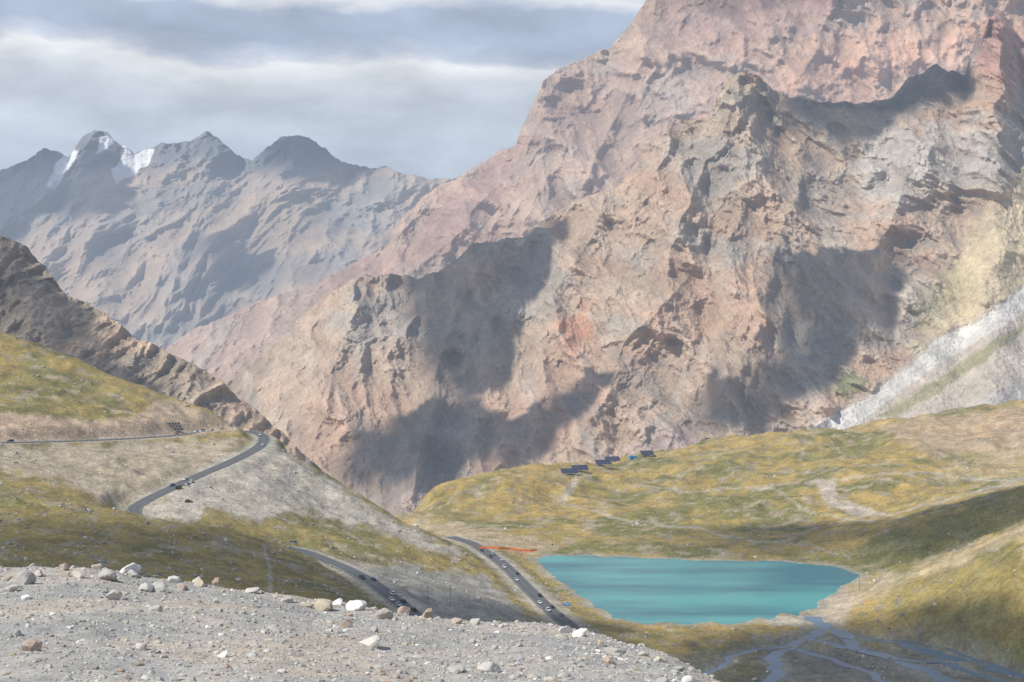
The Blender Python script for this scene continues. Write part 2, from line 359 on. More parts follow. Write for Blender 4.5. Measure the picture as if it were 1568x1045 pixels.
mountain("distant_mountains",
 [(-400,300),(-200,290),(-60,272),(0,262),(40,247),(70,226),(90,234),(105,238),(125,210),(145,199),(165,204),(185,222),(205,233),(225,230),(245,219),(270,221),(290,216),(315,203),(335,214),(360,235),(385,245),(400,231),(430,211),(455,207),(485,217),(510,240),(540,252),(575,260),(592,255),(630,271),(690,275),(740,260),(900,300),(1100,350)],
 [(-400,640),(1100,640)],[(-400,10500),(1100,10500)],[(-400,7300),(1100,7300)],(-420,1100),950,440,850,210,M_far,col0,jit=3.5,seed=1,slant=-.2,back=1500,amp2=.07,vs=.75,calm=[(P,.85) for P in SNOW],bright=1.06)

def col1(px,py,x,z,r,r2):
    c=np.zeros(px.shape+(3,))+np.array([.44,.315,.24])
    c=mixc(c,(.44,.27,.205),sstep(0,.6,fbm(x/350,z/220,5,63))*.55)
    c=mixc(c,(.38,.32,.27),sstep(.0,.6,fbm(x/300,z/220,5,64))*.7)
    c=mixc(c,(.60,.37,.26),soft(px,py,[(1180,90),(1260,50),(1400,60),(1600,0),(1600,110),(1440,100),(1360,150),(1200,150)],25,20)*.75)
    c=mixc(c,(.34,.19,.16),soft(px,py,[(730,250),(790,235),(740,330),(690,390),(600,410),(650,340)],12,20)*.5)
    c=mixc(c,(.33,.21,.19),soft(px,py,[(1000,-20),(1250,-20),(1300,20),(1180,60),(1100,60),(1000,90)],20,30)*.5)
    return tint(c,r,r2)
mountain("red_mountain",
 [(-100,900),(100,700),(200,600),(240,555),(252,535),(300,503),(360,478),(420,452),(470,440),(520,415),(560,395),(595,372),(602,350),(625,325),(650,300),(680,285),(720,262),(760,235),(790,220),(800,190),(815,160),(830,125),(850,110),(900,86),(935,75),(960,45),(990,0),(1050,-60),(1150,-110),(1300,-150),(1450,-130),(1700,-170),(2000,-100)],
 [(-100,950),(240,700),(2000,650)],[(-100,6400),(400,6400),(1000,6700),(2000,6700)],[(-100,4900),(2000,4900)],(150,1950),1000,460,480,105,M_rock,col1,jit=4,seed=2,slant=.45,amp2=.055,
 ribs=[([(830,120),(800,260),(700,360),(560,470)],160,50),([(1000,0),(960,160),(900,280)],130,50),([(1300,-60),(1260,60),(1200,150)],120,50),([(640,310),(520,430),(380,560)],120,40)],bright=1.15)

SCREE=[(1200,690),(1235,660),(1335,595),(1420,530),(1500,485),(1600,415),(1750,340),(1750,740),(1200,740)]
YEL=[(1600,240),(1530,300),(1480,370),(1430,450),(1400,540),(1480,520),(1700,380),(1700,200)]
def col2(px,py,x,z,r,r2):
    c=np.zeros(px.shape+(3,))+np.array([.42,.32,.24])
    c=mixc(c,(.46,.295,.205),sstep(-.1,.6,fbm(x/300,z/200,5,65)+.25*np.exp(-((px-700)/260)**2))*.6)
    c=mixc(c,(.34,.31,.27),sstep(.0,.6,fbm(x/260+z/900,z/180,5,66))*.8)
    c=mixc(c,(.52,.43,.35),sstep(.3,.8,fbm((x+z*.3)/70,z/130,5,67))*.5)
    c=mixc(c,(.24,.22,.20),sstep(.42,.6,fbm((x+z*.5)/110,z/160,5,70))*.4)
    c=mixc(c,(.42,.395,.36),soft(px,py,[(1330,200),(1450,180),(1568,190),(1568,260),(1420,290),(1330,330),(1300,260)],25,40)*.75)
    c=mixc(c,(.56,.27,.16),soft(px,py,[(855,490),(900,470),(905,520),(870,540)],12,14)*.7)
    c=mixc(c,(.38,.21,.165),soft(px,py,[(1490,110),(1500,40),(1530,15),(1600,50),(1600,150)],15,15)*.8)
    c=mixc(c,(.27,.26,.20),soft(px,py,[(1100,110),(1180,130),(1210,170),(1290,190),(1200,200),(1110,160)],15,20)*.5)
    c=mixc(c,(.13,.13,.13),soft(px,py,[(1165,105),(1215,150),(1360,158),(1395,120),(1437,98),(1480,114),(1476,140),(1420,150),(1380,170),(1230,165)],6,8)*.75)  # cloud shade below the saddle crest, painted dark into the rock colour
    c=mixc(c,(.50,.41,.27),soft(px,py,YEL,14,20)*.9)
    c=mixc(c,(.31,.28,.155),soft(px,py,[(1460,400),(1500,440),(1420,500),(1400,470)],18,20)*.6)
    c=mixc(c,(.46,.40,.335),soft(px,py,SCREE,8,8)*.95)
    c=mixc(c,(.28,.26,.14),soft(px,py,[(1345,635),(1420,590),(1568,492),(1568,508),(1440,600),(1370,640)],4,4)*.85)
    c=mixc(c,(.35,.335,.315),soft(px,py,[(1440,640),(1568,580),(1700,560),(1700,640),(1500,645)],8,8)*.8)
    c=mixc(c,(.56,.54,.50),soft(px,py,[(1205,675),(1330,608),(1400,556),(1430,522),(1500,492),(1568,440),(1700,375),(1700,420),(1568,480),(1430,562),(1340,628),(1300,665)],2.5,2)*.9)
    c=mixc(c,(.20,.22,.10),soft(px,py,[(1265,600),(1310,565),(1330,585),(1300,610)],8,10)*.8)
    c=mixc(c,(.34,.265,.245),soft(px,py,[(960,690),(1000,655),(1070,640),(1060,700)],10,10)*.8)
    c=mixc(c,(.34,.265,.225),soft(px,py,[(570,770),(625,715),(650,760),(620,800)],8,6)*.8)
    c=mixc(c,(.44,.385,.33),soft(px,py,[(985,660),(1030,610),(1050,560),(1060,570),(1020,650),(1000,680)],5,5)*.6)
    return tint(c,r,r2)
ribs=[([(560,420),(520,560),(480,700)],90,45),([(745,372),(700,480),(650,640),(625,760)],130,48),([(930,300),(860,450),(820,600),(760,720)],90,48),
      ([(1125,115),(1060,300),(1000,480),(900,640)],110,55),([(1400,200),(1380,330),(1310,480)],100,48),([(1510,30),(1530,200)],110,40),([(1020,200),(980,330),(930,480)],55,30),([(1230,240),(1200,380),(1130,560)],65,35)]
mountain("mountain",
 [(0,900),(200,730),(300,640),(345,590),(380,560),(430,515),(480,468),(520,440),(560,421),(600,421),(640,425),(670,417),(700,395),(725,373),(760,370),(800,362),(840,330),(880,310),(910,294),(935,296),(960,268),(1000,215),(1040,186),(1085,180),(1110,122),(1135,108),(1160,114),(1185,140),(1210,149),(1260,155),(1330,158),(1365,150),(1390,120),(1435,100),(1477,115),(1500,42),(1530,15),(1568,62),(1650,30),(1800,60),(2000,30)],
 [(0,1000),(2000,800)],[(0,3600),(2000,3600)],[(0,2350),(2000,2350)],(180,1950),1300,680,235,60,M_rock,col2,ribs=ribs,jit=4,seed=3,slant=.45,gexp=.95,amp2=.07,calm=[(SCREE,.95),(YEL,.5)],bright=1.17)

def col3(px,py,x,z,r,r2):
    c=np.zeros(px.shape+(3,))+np.array([.32,.26,.20])
    c=mixc(c,(.20,.18,.16),sstep(-.1,.5,fbm(x/90,z/60,5,68))*.7)
    c=mixc(c,(.45,.32,.23),sstep(.0,.6,fbm(x/140,z/90,5,69)+.4*sstep(80,300,px))*.8)
    return tint(c,r,r2,.3)
mountain("rocky_hill",
 [(-400,300),(-200,330),(-60,352),(0,364),(22,366),(40,378),(60,402),(80,425),(100,452),(125,460),(150,474),(180,492),(200,512),(240,531),(275,548),(300,558),(340,585),(365,610),(400,632),(420,652),(460,690),(500,727),(540,765),(600,830)],
 [(-400,640),(0,640),(300,720),(600,900)],[(-400,1900),(600,1700)],[(-400,1480),(300,1500),(600,1500)],(-400,600),700,340,80,22,M_near,col3,jit=4,seed=4,slant=.2,back=500,amp2=.10,bright=1.15)

# ------------------------------------------------------------------ foreground rubble bank
cr=np.array([(-400,875),(-60,868),(0,870),(50,868),(100,867),(160,872),(200,880),(260,889),(330,896),(400,908),(480,924),(560,930),(620,939),(700,950),(780,956),(830,959),(900,968),(960,986),(1020,1001),(1060,1022),(1100,1046),(1150,1095),(1300,1200),(1900,1500)],float)
def bankz(px,d):
    c=np.interp(px,cr[:,0],cr[:,1]); dc=np.interp(px,[-400,800,1150,1900],[62,56,44,36])
    zc=-(c-CY)/F*dc
    z=np.where(d<22,-1.9-3.55*(d/22),0)
    t=np.clip((d-22)/(dc-22),0,1); z=np.where(d>=22,-5.45+(zc+5.45)*t,z)
    z=np.where(d>dc,zc-(d-dc)*(.40+.0*d)-np.minimum((d-dc)**2*.004,50),z)
    x=(px-CX)/F*d
    return z+fbm(x/5,d/5,4,71)*.16*np.clip(d/20,0,1)+fbm(x/.9,d/.9,3,72)*.04
pf=np.linspace(-420,1950,1000); df=np.concatenate([np.linspace(1,20,40),np.linspace(20.3,70,300),np.linspace(71,300,90)])
PF,DF=np.meshgrid(pf,df); XF=(PF-CX)/F*DF; ZF=bankz(PF,DF)
g1=fbm(XF/6,DF/6,5,73); g2=fbm(XF/1.2,DF/1.2,4,74)
cf=np.zeros(XF.shape+(3,))+np.array([.43,.415,.385]); cf=mixc(cf,(.49,.43,.36),sstep(-.1,.6,g1)*.85); cf=mixc(cf,(.34,.34,.335),sstep(0,.6,-g1+g2*.4)*.75)
make_mesh("rubble_slope",np.stack([XF,DF,ZF],-1),grid_faces(*XF.shape),cf,M_gravel)

def ico(sub):
    bm=bmesh.new(); bmesh.ops.create_icosphere(bm,subdivisions=sub,radius=1); bm.verts.ensure_lookup_table()
    v=np.array([p.co[:] for p in bm.verts]); f=np.array([[q.index for q in p.verts] for p in bm.faces]); bm.free(); return v,f
def rocks(name,cen,size,cols,sub,mat,seed,rough=.28,flat=.65,smooth=False):
    v,f=ico(sub); N=len(cen); r=np.random.default_rng(seed)
    if sub==1: pert=1+r.uniform(-rough,rough,(N,len(v)))
    else:
        pert=np.ones((N,len(v)))
        for k in range(11):       # planar cuts give an angular broken-stone outline
            nrm=r.normal(size=(N,3)); nrm/=np.linalg.norm(nrm,axis=1)[:,None]; off=r.uniform(.38,.85,N)
            dp=np.einsum('nj,vj->nv',nrm,v)
            pert=np.minimum(pert,np.where(dp>1e-3,off[:,None]/np.maximum(dp,1e-3),9))
        pert*=1+r.uniform(-.035,.035,(N,len(v)))
    sc=np.stack([r.uniform(.8,1.3,N),r.uniform(.7,1.1,N),flat*r.uniform(.7,1.25,N)],-1)*size[:,None]
    V=v[None]*pert[...,None]*sc[:,None]
    a=r.uniform(0,6.28,N); t=r.uniform(-.4,.4,N)
    ct,st=np.cos(t)[:,None],np.sin(t)[:,None]; yy=V[...,1]*ct-V[...,2]*st; zz=V[...,1]*st+V[...,2]*ct
    ca,sa=np.cos(a)[:,None],np.sin(a)[:,None]; xx=V[...,0]*ca-yy*sa; yy2=V[...,0]*sa+yy*ca
    V=np.stack([xx,yy2,zz],-1)+cen[:,None]
    Fc=(f[None]+np.arange(N)[:,None,None]*len(v)).reshape(-1,3)
    Cc=np.repeat(cols[:,None],len(v),1)
    return make_mesh(name,V,Fc,Cc,mat,smooth)
pal=np.array([[.38,.37,.35],[.43,.41,.38],[.31,.31,.30],[.42,.37,.30],[.62,.61,.58],[.36,.29,.24],[.37,.37,.37],[.44,.41,.36]])*1.1
# small stones of the bank (one mass)
N=32000; px=RNG.uniform(-150,1400,N); d=18+44*RNG.random(N)**.8
s=.014+.024*RNG.random(N)+.08*RNG.random(N)**13
cen=np.stack([(px-CX)/F*d,d,bankz(px,d)+s*.1],-1)
cl=pal[RNG.choice(8,N,p=[.2,.2,.14,.1,.07,.05,.12,.12])]*RNG.uniform(.8,1.15,(N,1))
rocks("gravel",cen,s,cl,1,M_stone,11)
# boulders
bl=[(198,868,30,4),(165,880,32,0),(35,885,40,0),(14,882,26,3),(268,887,20,4),(240,897,26,1),(305,891,24,3),(100,867,22,5),(333,893,18,5),(500,927,30,3),(545,927,32,4),(620,935,22,5),(655,939,26,5),(585,941,30,7),(867,964,22,4),(890,970,22,4),(570,980,36,1),(50,990,30,5),(750,1020,38,1),(940,995,24,1),(1055,1041,24,4),(700,1024,28,1),(173,912,26,7),(225,900,24,1),(930,1012,20,5),(530,955,20,5),(385,903,20,1),(120,879,22,7),(60,878,18,7),(440,918,18,1),(700,951,16,3),(728,952,18,1),(800,960,16,7),(985,1000,18,1),(1010,1010,18,7),(920,984,18,3),(40,913,18,4),(330,920,14,1),(15,900,20,1),(280,900,22,5),(150,868,18,7),(205,879,20,6),(470,925,16,3),(518,922,20,4)]
cen=[];ss=[];cl=[]
for a,b,w,k in bl:
    dd=np.linspace(19,64,400); zz=bankz(np.full(400,float(a)),dd); tgt=b+w*.25
    m=np.where(zz>=(CY-tgt)/F*dd)[0]; i=m[0] if len(m) else int(np.argmin(np.abs(CY-zz*F/dd-tgt)))
    r=w/2*dd[i]/F*1.25; cen.append([(a-CX)/F*dd[i],dd[i],zz[i]+r*.24]); ss.append(r); cl.append(pal[k]*random.uniform(.95,1.2))
for i in range(480):
    a=random.uniform(-250,1120); dc=np.interp(a,[-400,800,1150],[62,56,44]); dq=dc-random.random()**1.9*34
    r=.05+.15*random.random()**4; cen.append([(a-CX)/F*dq,dq,float(bankz(np.array([a]),np.array([dq]))[0])+r*.15]); ss.append(r); cl.append(pal[random.choice([0,1,1,2,3,4,5,6,7])]*random.uniform(.9,1.15))
rocks("boulders",np.array(cen),np.array(ss),np.array(cl),3,M_stone,12,flat=.72)
# hillside stones
N=34000; px=RNG.uniform(-150,1720,N); d=np.exp(RNG.uniform(math.log(520),math.log(1700),N)); x=(px-CX)/F*d
z,rb,sdl,rdv=H(x,d,True)
keep=(rb>8)&(sdl>3)&(rdv>2)&((fbm(x/35,d/35,4,81)>.05)|(RNG.random(N)<.15))
x=x[keep];d=d[keep];z=z[keep]; s=.2+.4*RNG.random(len(x))**1.5+1.3*RNG.random(len(x))**18
rocks("hillside_rocks",np.stack([x,d,z+s*.15],-1),s,pal[RNG.integers(0,8,len(x))]*RNG.uniform(.65,1.1,(len(x),1)),1,M_bigstone,13)

# ------------------------------------------------------------------ water
m,nt,b=newmat("lake_water"); N_=nt.nodes; L_=nt.links
tc=N_.new("ShaderNodeTexCoord"); nz=N_.new("ShaderNodeTexNoise"); mp=N_.new("ShaderNodeMapping"); mp.inputs["Scale"].default_value=(.007,.02,1)
L_.new(tc.outputs["Object"],mp.inputs[0]); L_.new(mp.outputs[0],nz.inputs["Vector"]); nz.inputs["Scale"].default_value=1; nz.inputs["Detail"].default_value=6
rp=N_.new("ShaderNodeValToRGB"); rp.color_ramp.elements[0].position=.40; rp.color_ramp.elements[0].color=(.010,.17,.23,1); rp.color_ramp.elements[1].position=.60; rp.color_ramp.elements[1].color=(.07,.38,.38,1)
L_.new(nz.outputs[0],rp.inputs[0]); L_.new(rp.outputs[0],b.inputs["Base Color"])
b.inputs["Roughness"].default_value=.25; b.inputs["Specular IOR Level"].default_value=.3
n2_=N_.new("ShaderNodeTexNoise"); n2_.inputs["Scale"].default_value=.5; n2_.inputs["Detail"].default_value=4; L_.new(tc.outputs["Object"],n2_.inputs["Vector"])
bp=N_.new("ShaderNodeBump"); bp.inputs["Distance"].default_value=.2; bp.inputs["Strength"].default_value=.6; L_.new(n2_.outputs[0],bp.inputs["Height"]); L_.new(bp.outputs[0],b.inputs["Normal"])
M_lake=m
bm=bmesh.new(); cxy=LAKE.mean(0)
vs=[bm.verts.new((p[0]+(p[0]-cxy[0])*.004,p[1]+(p[1]-cxy[1])*.004,LZ)) for p in LAKE]; bm.faces.new(vs); bmesh.ops.triangulate(bm,faces=bm.faces[:])
me=bpy.data.meshes.new("lake"); bm.to_mesh(me); bm.free(); me.materials.append(M_lake); scene.collection.objects.link(bpy.data.objects.new("lake",me))
M_river=plain("river_water",(.13,.22,.32),.25,0,.5,.25,.1)
def ribbon(P,w0,w1,dz=0,skirt=0):
    T=np.gradient(P,axis=0); nx=T[:,1].copy(); ny=-T[:,0].copy(); l=np.hypot(nx,ny); nx/=l; ny/=l
    A_=P.copy(); B_=P.copy()
    A_[:,0]+=nx*w0; A_[:,1]+=ny*w0; B_[:,0]+=nx*w1; B_[:,1]+=ny*w1; A_[:,2]+=dz; B_[:,2]+=dz
    rows=[A_,B_]
    if skirt:
        a=A_.copy(); a[:,2]-=skirt; b=B_.copy(); b[:,2]-=skirt; rows=[a,A_,B_,b]
    return np.stack(rows,1)
vv=[];ff=[];o=0
for P,w in zip(RIV,RW):
    P=P.copy(); G=ribbon(P,w*1.5+.6,-w*1.5-.6,-.14-.01*len(vv)); vv.append(G.reshape(-1,3)); ff.append(grid_faces(G.shape[0],G.shape[1])+o); o+=len(vv[-1])
make_mesh("river",np.vstack(vv),np.vstack(ff),None,M_river)

# ------------------------------------------------------------------ road
G=ribbon(ROAD,4.3,-4.3,0,.6); road=make_mesh("road",G.reshape(-1,3),grid_faces(*G.shape[:2]),None,M_asphalt,False)
def marking(name,w0,w1,mat,dash=False):
    G=ribbon(ROAD,w0,w1,.03); fc=grid_faces(*G.shape[:2])
    if dash: fc=fc[np.arange(len(fc))%3!=0]
    o_=make_mesh(name,G.reshape(-1,3),fc,None,mat); o_.parent=road
marking("edge_line_a",3.95,3.78,M_lane); marking("edge_line_b",-3.78,-3.95,M_lane); marking("centre_line",.08,-.08,M_yellow)

class Builder:
    def __init__(s): s.bm=bmesh.new(); s.mats=[]
    def mi(s,m):
        if m not in s.mats: s.mats.append(m)
        return s.mats.index(m)
    def box(s,c,d,m,rot=None,taper=None):
        r=bmesh.ops.create_cube(s.bm,size=1); M=Matrix.Translation(c)@(rot.to_4x4() if rot else Matrix())@Matrix.Diagonal((*d,1))
        if taper:
            for v in r['verts']:
                if v.co.z>0: v.co.x*=taper[0]; v.co.y*=taper[1]
        bmesh.ops.transform(s.bm,matrix=M,verts=r['verts']); i=s.mi(m)
        for f in {f for v in r['verts'] for f in v.link_faces}: f.material_index=i
    def cyl(s,c,r_,h,m,rot=None,seg=12,r2=None):
        r=bmesh.ops.create_cone(s.bm,cap_ends=True,segments=seg,radius1=r_,radius2=r_ if r2 is None else r2,depth=h)
        bmesh.ops.transform(s.bm,matrix=Matrix.Translation(c)@(rot.to_4x4() if rot else Matrix()),verts=r['verts']); i=s.mi(m)
        for f in {f for v in r['verts'] for f in v.link_faces}: f.material_index=i
    def prof(s,pts,w0,w1,m,mside=None):
        """extrude an x-z outline across y; w per point = half width"""
        a=[s.bm.verts.new((p[0],-p[2],p[1])) for p in pts]; b=[s.bm.verts.new((p[0],p[2],p[1])) for p in pts]
        i=s.mi(m); j=s.mi(mside or m)
        f=s.bm.faces.new(a); f.material_index=j; f=s.bm.faces.new(b[::-1]); f.material_index=j
        k=len(pts)
        for q in range(k):
            f=s.bm.faces.new((a[q],b[q],b[(q+1)%k],a[(q+1)%k])); f.material_index=i
    def done(s,name,link=True):
        bmesh.ops.recalc_face_normals(s.bm,faces=s.bm.faces[:])
        me=bpy.data.meshes.new(name); s.bm.to_mesh(me); s.bm.free()
        for m in s.mats: me.materials.append(m)
        if not link: return me
        ob=bpy.data.objects.new(name,me); scene.collection.objects.link(ob); return ob
R90=Matrix.Rotation(math.pi/2,3,'X')
M_red=plain("red_paint",(.45,.02,.02),.4)
def car_mesh(paint,kind):
    B=Builder()
    if kind=='car':
        body=[(-2.25,.35,.85),(-2.3,.75,.88),(-2.1,1.0,.88),(-1.2,1.02,.9),(.9,1.0,.9),(1.9,.88,.86),(2.25,.68,.8),(2.25,.35,.8)]
        cab=[(-1.75,1.01,.82),(-1.15,1.45,.66),(.15,1.47,.66),(1.0,.99,.8)]; top=(-.5,1.475,1.15)
    elif kind=='suv':
        body=[(-2.3,.42,.88),(-2.35,.9,.93),(-2.25,1.15,.93),(.9,1.12,.93),(2.0,1.05,.9),(2.3,.8,.85),(2.3,.42,.85)]
        cab=[(-2.2,1.13,.86),(-1.95,1.76,.74),(.2,1.78,.74),(1.05,1.1,.84)]; top=(-.87,1.785,1.95)
    else:
        body=[(-2.7,.42,.95),(-2.75,1.25,.98),(2.2,1.2,.98),(2.65,.9,.92),(2.7,.42,.92)]
        cab=[(-2.7,1.24,.95),(-2.6,2.1,.86),(1.2,2.12,.86),(2.1,1.18,.92)]; top=(-.7,2.125,3.4)
    B.prof(body,0,0,paint); B.prof(cab,0,0,M_glass)
    B.box((top[0],0,top[1]),(top[2],1.36 if kind!='van' else 1.7,.05),paint)
    for xx in ([-1.1,.05] if kind=='car' else [-1.9,-.8,.2]):
        B.box((xx,0,(cab[0][1]+top[1])/2),(.1,1.62 if kind!='van' else 1.86,(top[1]-cab[0][1])*.92),paint)
    wz=.34 if kind=='car' else .38; wx=1.4 if kind!='van' else 1.7
    for sx in (-wx,wx):
        for sy in (-.8,.8):
            B.cyl((sx,sy,wz),wz,.24,M_tire,R90,14); B.cyl((sx,sy*1.13,wz),wz*.55,.06,M_galv,R90,8)
    fx=body[-2][0]
    for sy in (-.6,.6):
        B.box((fx-.02,sy,.68 if kind=='car' else .8),(.08,.36,.14),M_white); B.box((-fx-.02,sy,.82),(.08,.3,.16),M_red)
    return B.done("car_mesh",False)
paints={'w':plain("paint_white",(.75,.76,.77),.3),'k':plain("paint_black",(.02,.02,.025),.25),'g':plain("paint_grey",(.22,.23,.25),.3),'s':plain("paint_silver",(.5,.51,.53),.3),'r':M_red,'b':plain("paint_blue",(.03,.07,.2),.3)}
cache={}
RP=np.stack([CX+ROAD[:,0]/ROAD[:,1]*F,CY-ROAD[:,2]/ROAD[:,1]*F],-1)
RT=np.gradient(ROAD,axis=0)
def put_car(px,py,c,kind='car',lane=1,off=None,ang=None):
    key=(c,kind)
    if key not in cache: cache[key]=car_mesh(paints[c],kind)
    ob=bpy.data.objects.new(kind if kind!='suv' else 'suv_car',cache[key]); scene.collection.objects.link(ob)
    if off is None:
        dd=np.hypot(RP[:,0]-px,RP[:,1]-py); i=int(np.argmin(dd)); t=RT[i]; a=math.atan2(t[1],t[0]); nn=(-math.sin(a),math.cos(a))
        p=ROAD[i]; l=2.0*lane
        ob.location=(p[0]+nn[0]*l,p[1]+nn[1]*l,p[2]+.02-(.3 if abs(lane)>2.1 else 0)); slope=math.atan2(t[2],math.hypot(t[0],t[1]))
        ob.rotation_euler=(0,-slope,a); 
        if lane>0:
            ob.rotation_euler=(0,slope,a+math.pi)
    else:
        p=hit(px,py); ob.location=(p.x,p.y,p.z+.02); ob.rotation_euler=(0,0,ang)
for a in [(20,677,'k','suv',1),(282,664,'r','car',2.7),(308,661,'w','car',2.7),(318,661,'w','van',2.7),(334,660,'s','car',2.7),(345,659,'w','suv',2.7),(357,659,'k','suv',-1),(397,680,'w','car',1),(402,668,'w','suv',-1),
          (262,747,'k','van',2.7),(277,740,'g','car',2.7),(285,737,'w','suv',2.7),(291,734,'w','car',-1),(270,744,'b','car',-1),
          (558,886,'k','suv',-1),(566,889,'b','car',1),(610,920,'k','suv',1),(607,917,'w','car',-1),(617,929,'s','car',-1),(596,910,'w','suv',1),(625,934,'k','car',1),
          (742,846,'k','car',1),(750,849,'s','suv',-1),(757,852,'k','car',1),(764,857,'w','car',-1),(776,869,'w','suv',1),(787,882,'k','car',-1),(798,889,'w','car',1),(822,915,'k','suv',-1),(833,923,'w','car',1),(846,936,'w','suv',1),(841,932,'k','car',-1),(853,943,'g','car',-1)]:
    put_car(*a)
put_car(289,770,'k','suv',off=1,ang=.3); put_car(450,834,'g','van',off=1,ang=-.8); put_car(610,893,'w','car',off=1,ang=.4)

# guard rail (outer side of the upper road)
def guard(name,i0,i1,off,step=1):
    B=Builder(); P=ROAD[i0:i1:step]; T=RT[i0:i1:step]
    pts=[]
    for p,t in zip(P,T):
        l=math.hypot(t[0],t[1]); pts.append(Vector((p[0]+t[1]/l*off,p[1]-t[0]/l*off,p[2])))
    for p,q in zip(pts[:-1],pts[1:]):
        v=q-p; L=v.length; a=math.atan2(v.y,v.x); rot=Matrix.Rotation(a,3,'Z')@Matrix.Rotation(-math.asin(v.z/L),3,'Y')
        B.box((p+q)/2+Vector((0,0,.66)),(L,.08,.2),M_galv,rot)
        B.box(p+Vector((0,0,.3)),(.14,.14,.9),M_white,rot)
    return B.done(name)
def ridx(px,py): return int(np.argmin(np.hypot(RP[:,0]-px,RP[:,1]-py)))
guard("guard_rail",ridx(-300,682),ridx(300,663),4.9); guard("guard_rail",ridx(380,661),ridx(396,684),-4.9); guard("guard_rail",ridx(520,866),ridx(650,950),4.9); guard("guard_rail",ridx(770,866),ridx(872,957),4.9)

# orange safety fence at the lake viewpoint
B=Builder(); pts=[hit(p,q) for p,q in [(733,841),(748,841),(764,842),(780,843),(796,845),(812,846),(822,845)]]
for p,q in zip(pts[:-1],pts[1:]):
    v=q-p; nseg=max(1,int(v.length/3))
    for k in range(nseg):
        a=p.lerp(q,k/nseg); c=p.lerp(q,(k+1)/nseg); w=c-a; rot=Matrix.Rotation(math.atan2(w.y,w.x),3,'Z')
        B.box((a+c)/2+Vector((0,0,1.0)),(w.length*.94,.12,1.3),M_orange,rot); B.box(a+Vector((0,0,.85)),(.25,.35,2.0),M_orange,rot)
B.done("orange_safety_fence")

# solar arrays
def solar(px,py,nx,ang):
    p=hit(px,py); B=Builder(); rot=Matrix.Rotation(ang,3,'Z')@Matrix.Rotation(math.radians(42),3,'X')
    rz=Matrix.Rotation(ang,3,'Z')
    for i in range(nx):
        for j in range(4):
            c=rot@Vector(((i-nx/2+.5)*2.15,(j-1.5)*1.75,0)); B.box(Vector((0,0,3.6))+c,(2.05,1.65,.06),M_panel,rot)
        for y in (-1.3,2.2):
            zt=3.6+math.tan(math.radians(42))*y-.1
            B.box(rz@Vector(((i-nx/2+.5)*2.15,y,0))+Vector((0,0,zt/2-.6)),(.12,.12,zt+1.2),M_galv,rz)
    for yy in (-3.5,3.5):
        fr=rot@Vector((0,yy,-.08)); B.box(Vector((0,0,3.6))+fr,(nx*2.15,.12,.12),M_galv,rot)
    ob=B.done("solar_panel_array"); ob.location=p
for a in [(872,728,8,.35),(888,722,8,.35),(924,714,8,.35),(938,708,8,.35),(991,699,7,.35)]: solar(*a)
# blue hut
def part(name,parent,fn):
    B=Builder(); fn(B); o_=B.done(name); o_.parent=parent
hut=bpy.data.objects.new("blue_hut",None); scene.collection.objects.link(hut); hut.location=hit(969,704); hut.rotation_euler=(0,0,.3)
part("walls",hut,lambda B:B.box((0,0,1.5),(7,4,3.6),M_blue)); 
def _roof(B):
    B.box((0,-1.1,3.75),(7.6,2.6,.15),M_blue,Matrix.Rotation(.35,3,'X')); B.box((0,1.1,3.75),(7.6,2.6,.15),M_blue,Matrix.Rotation(-.35,3,'X'))
part("roof",hut,_roof); part("door",hut,lambda B:B.box((1.8,-2.03,1.2),(1,.06,2.2),M_white)); part("window",hut,lambda B:B.box((-1.5,-2.03,1.9),(1.6,.06,1.1),M_glass))
# poles
for px,py in [(655,925),(955,698),(1000,690),(690,930),(1316,905)]:
    p=hit(px,py); B=Builder(); B.cyl((0,0,4),.16,9,M_wood,seg=8,r2=.1); B.box((0,0,8),(1.8,.12,.12),M_wood); 
    for sx in (-.8,0,.8): B.cyl((sx,0,8.2),.06,.3,M_white,seg=6)
    o_=B.done("utility_pole"); o_.location=p
# billboard & signs
def sign(name,px,py,w,h,ang,mat,zb=1.6):
    p=hit(px,py); B=Builder()
    for sx in (-w*.35,w*.35): B.cyl((sx,.06,(zb+h)/2-.3),.07,zb+h+.6,M_galv,seg=8)
    B.box((0,0,zb+h/2),(w,.08,h),M_white); B.box((0,-.045,zb+h/2),(w*.9,.02,h*.8),mat); B.box((0,-.06,zb+h*.68),(w*.7,.02,h*.12),M_white); B.box((0,-.06,zb+h*.4),(w*.5,.02,h*.1),M_white)
    o_=B.done(name); o_.location=p; o_.rotation_euler=(0,0,ang)
sign("information_board",868,934,4.5,2.6,.2,M_blue); sign("traffic_sign",805,852,1.6,1.6,.1,M_orange); sign("traffic_sign",250,690,1.2,1.2,0,M_blue)
# retaining wall and stalls beside upper road
p=hit(262,661); B=Builder()
for j in range(3):
    B.box((0,j*1.6,1.2+j*1.9),(17-j*3,1.4,2.4),M_conc)
    for i in range(7-j): B.box((-7+j*1.3+i*2.2,j*1.6-.74,1.3+j*1.9),(1.1,.06,1.5),M_dark)
o_=B.done("retaining_wall"); o_.location=(p.x,p.y+5,p.z-.3); o_.rotation_euler=(0,0,.25)

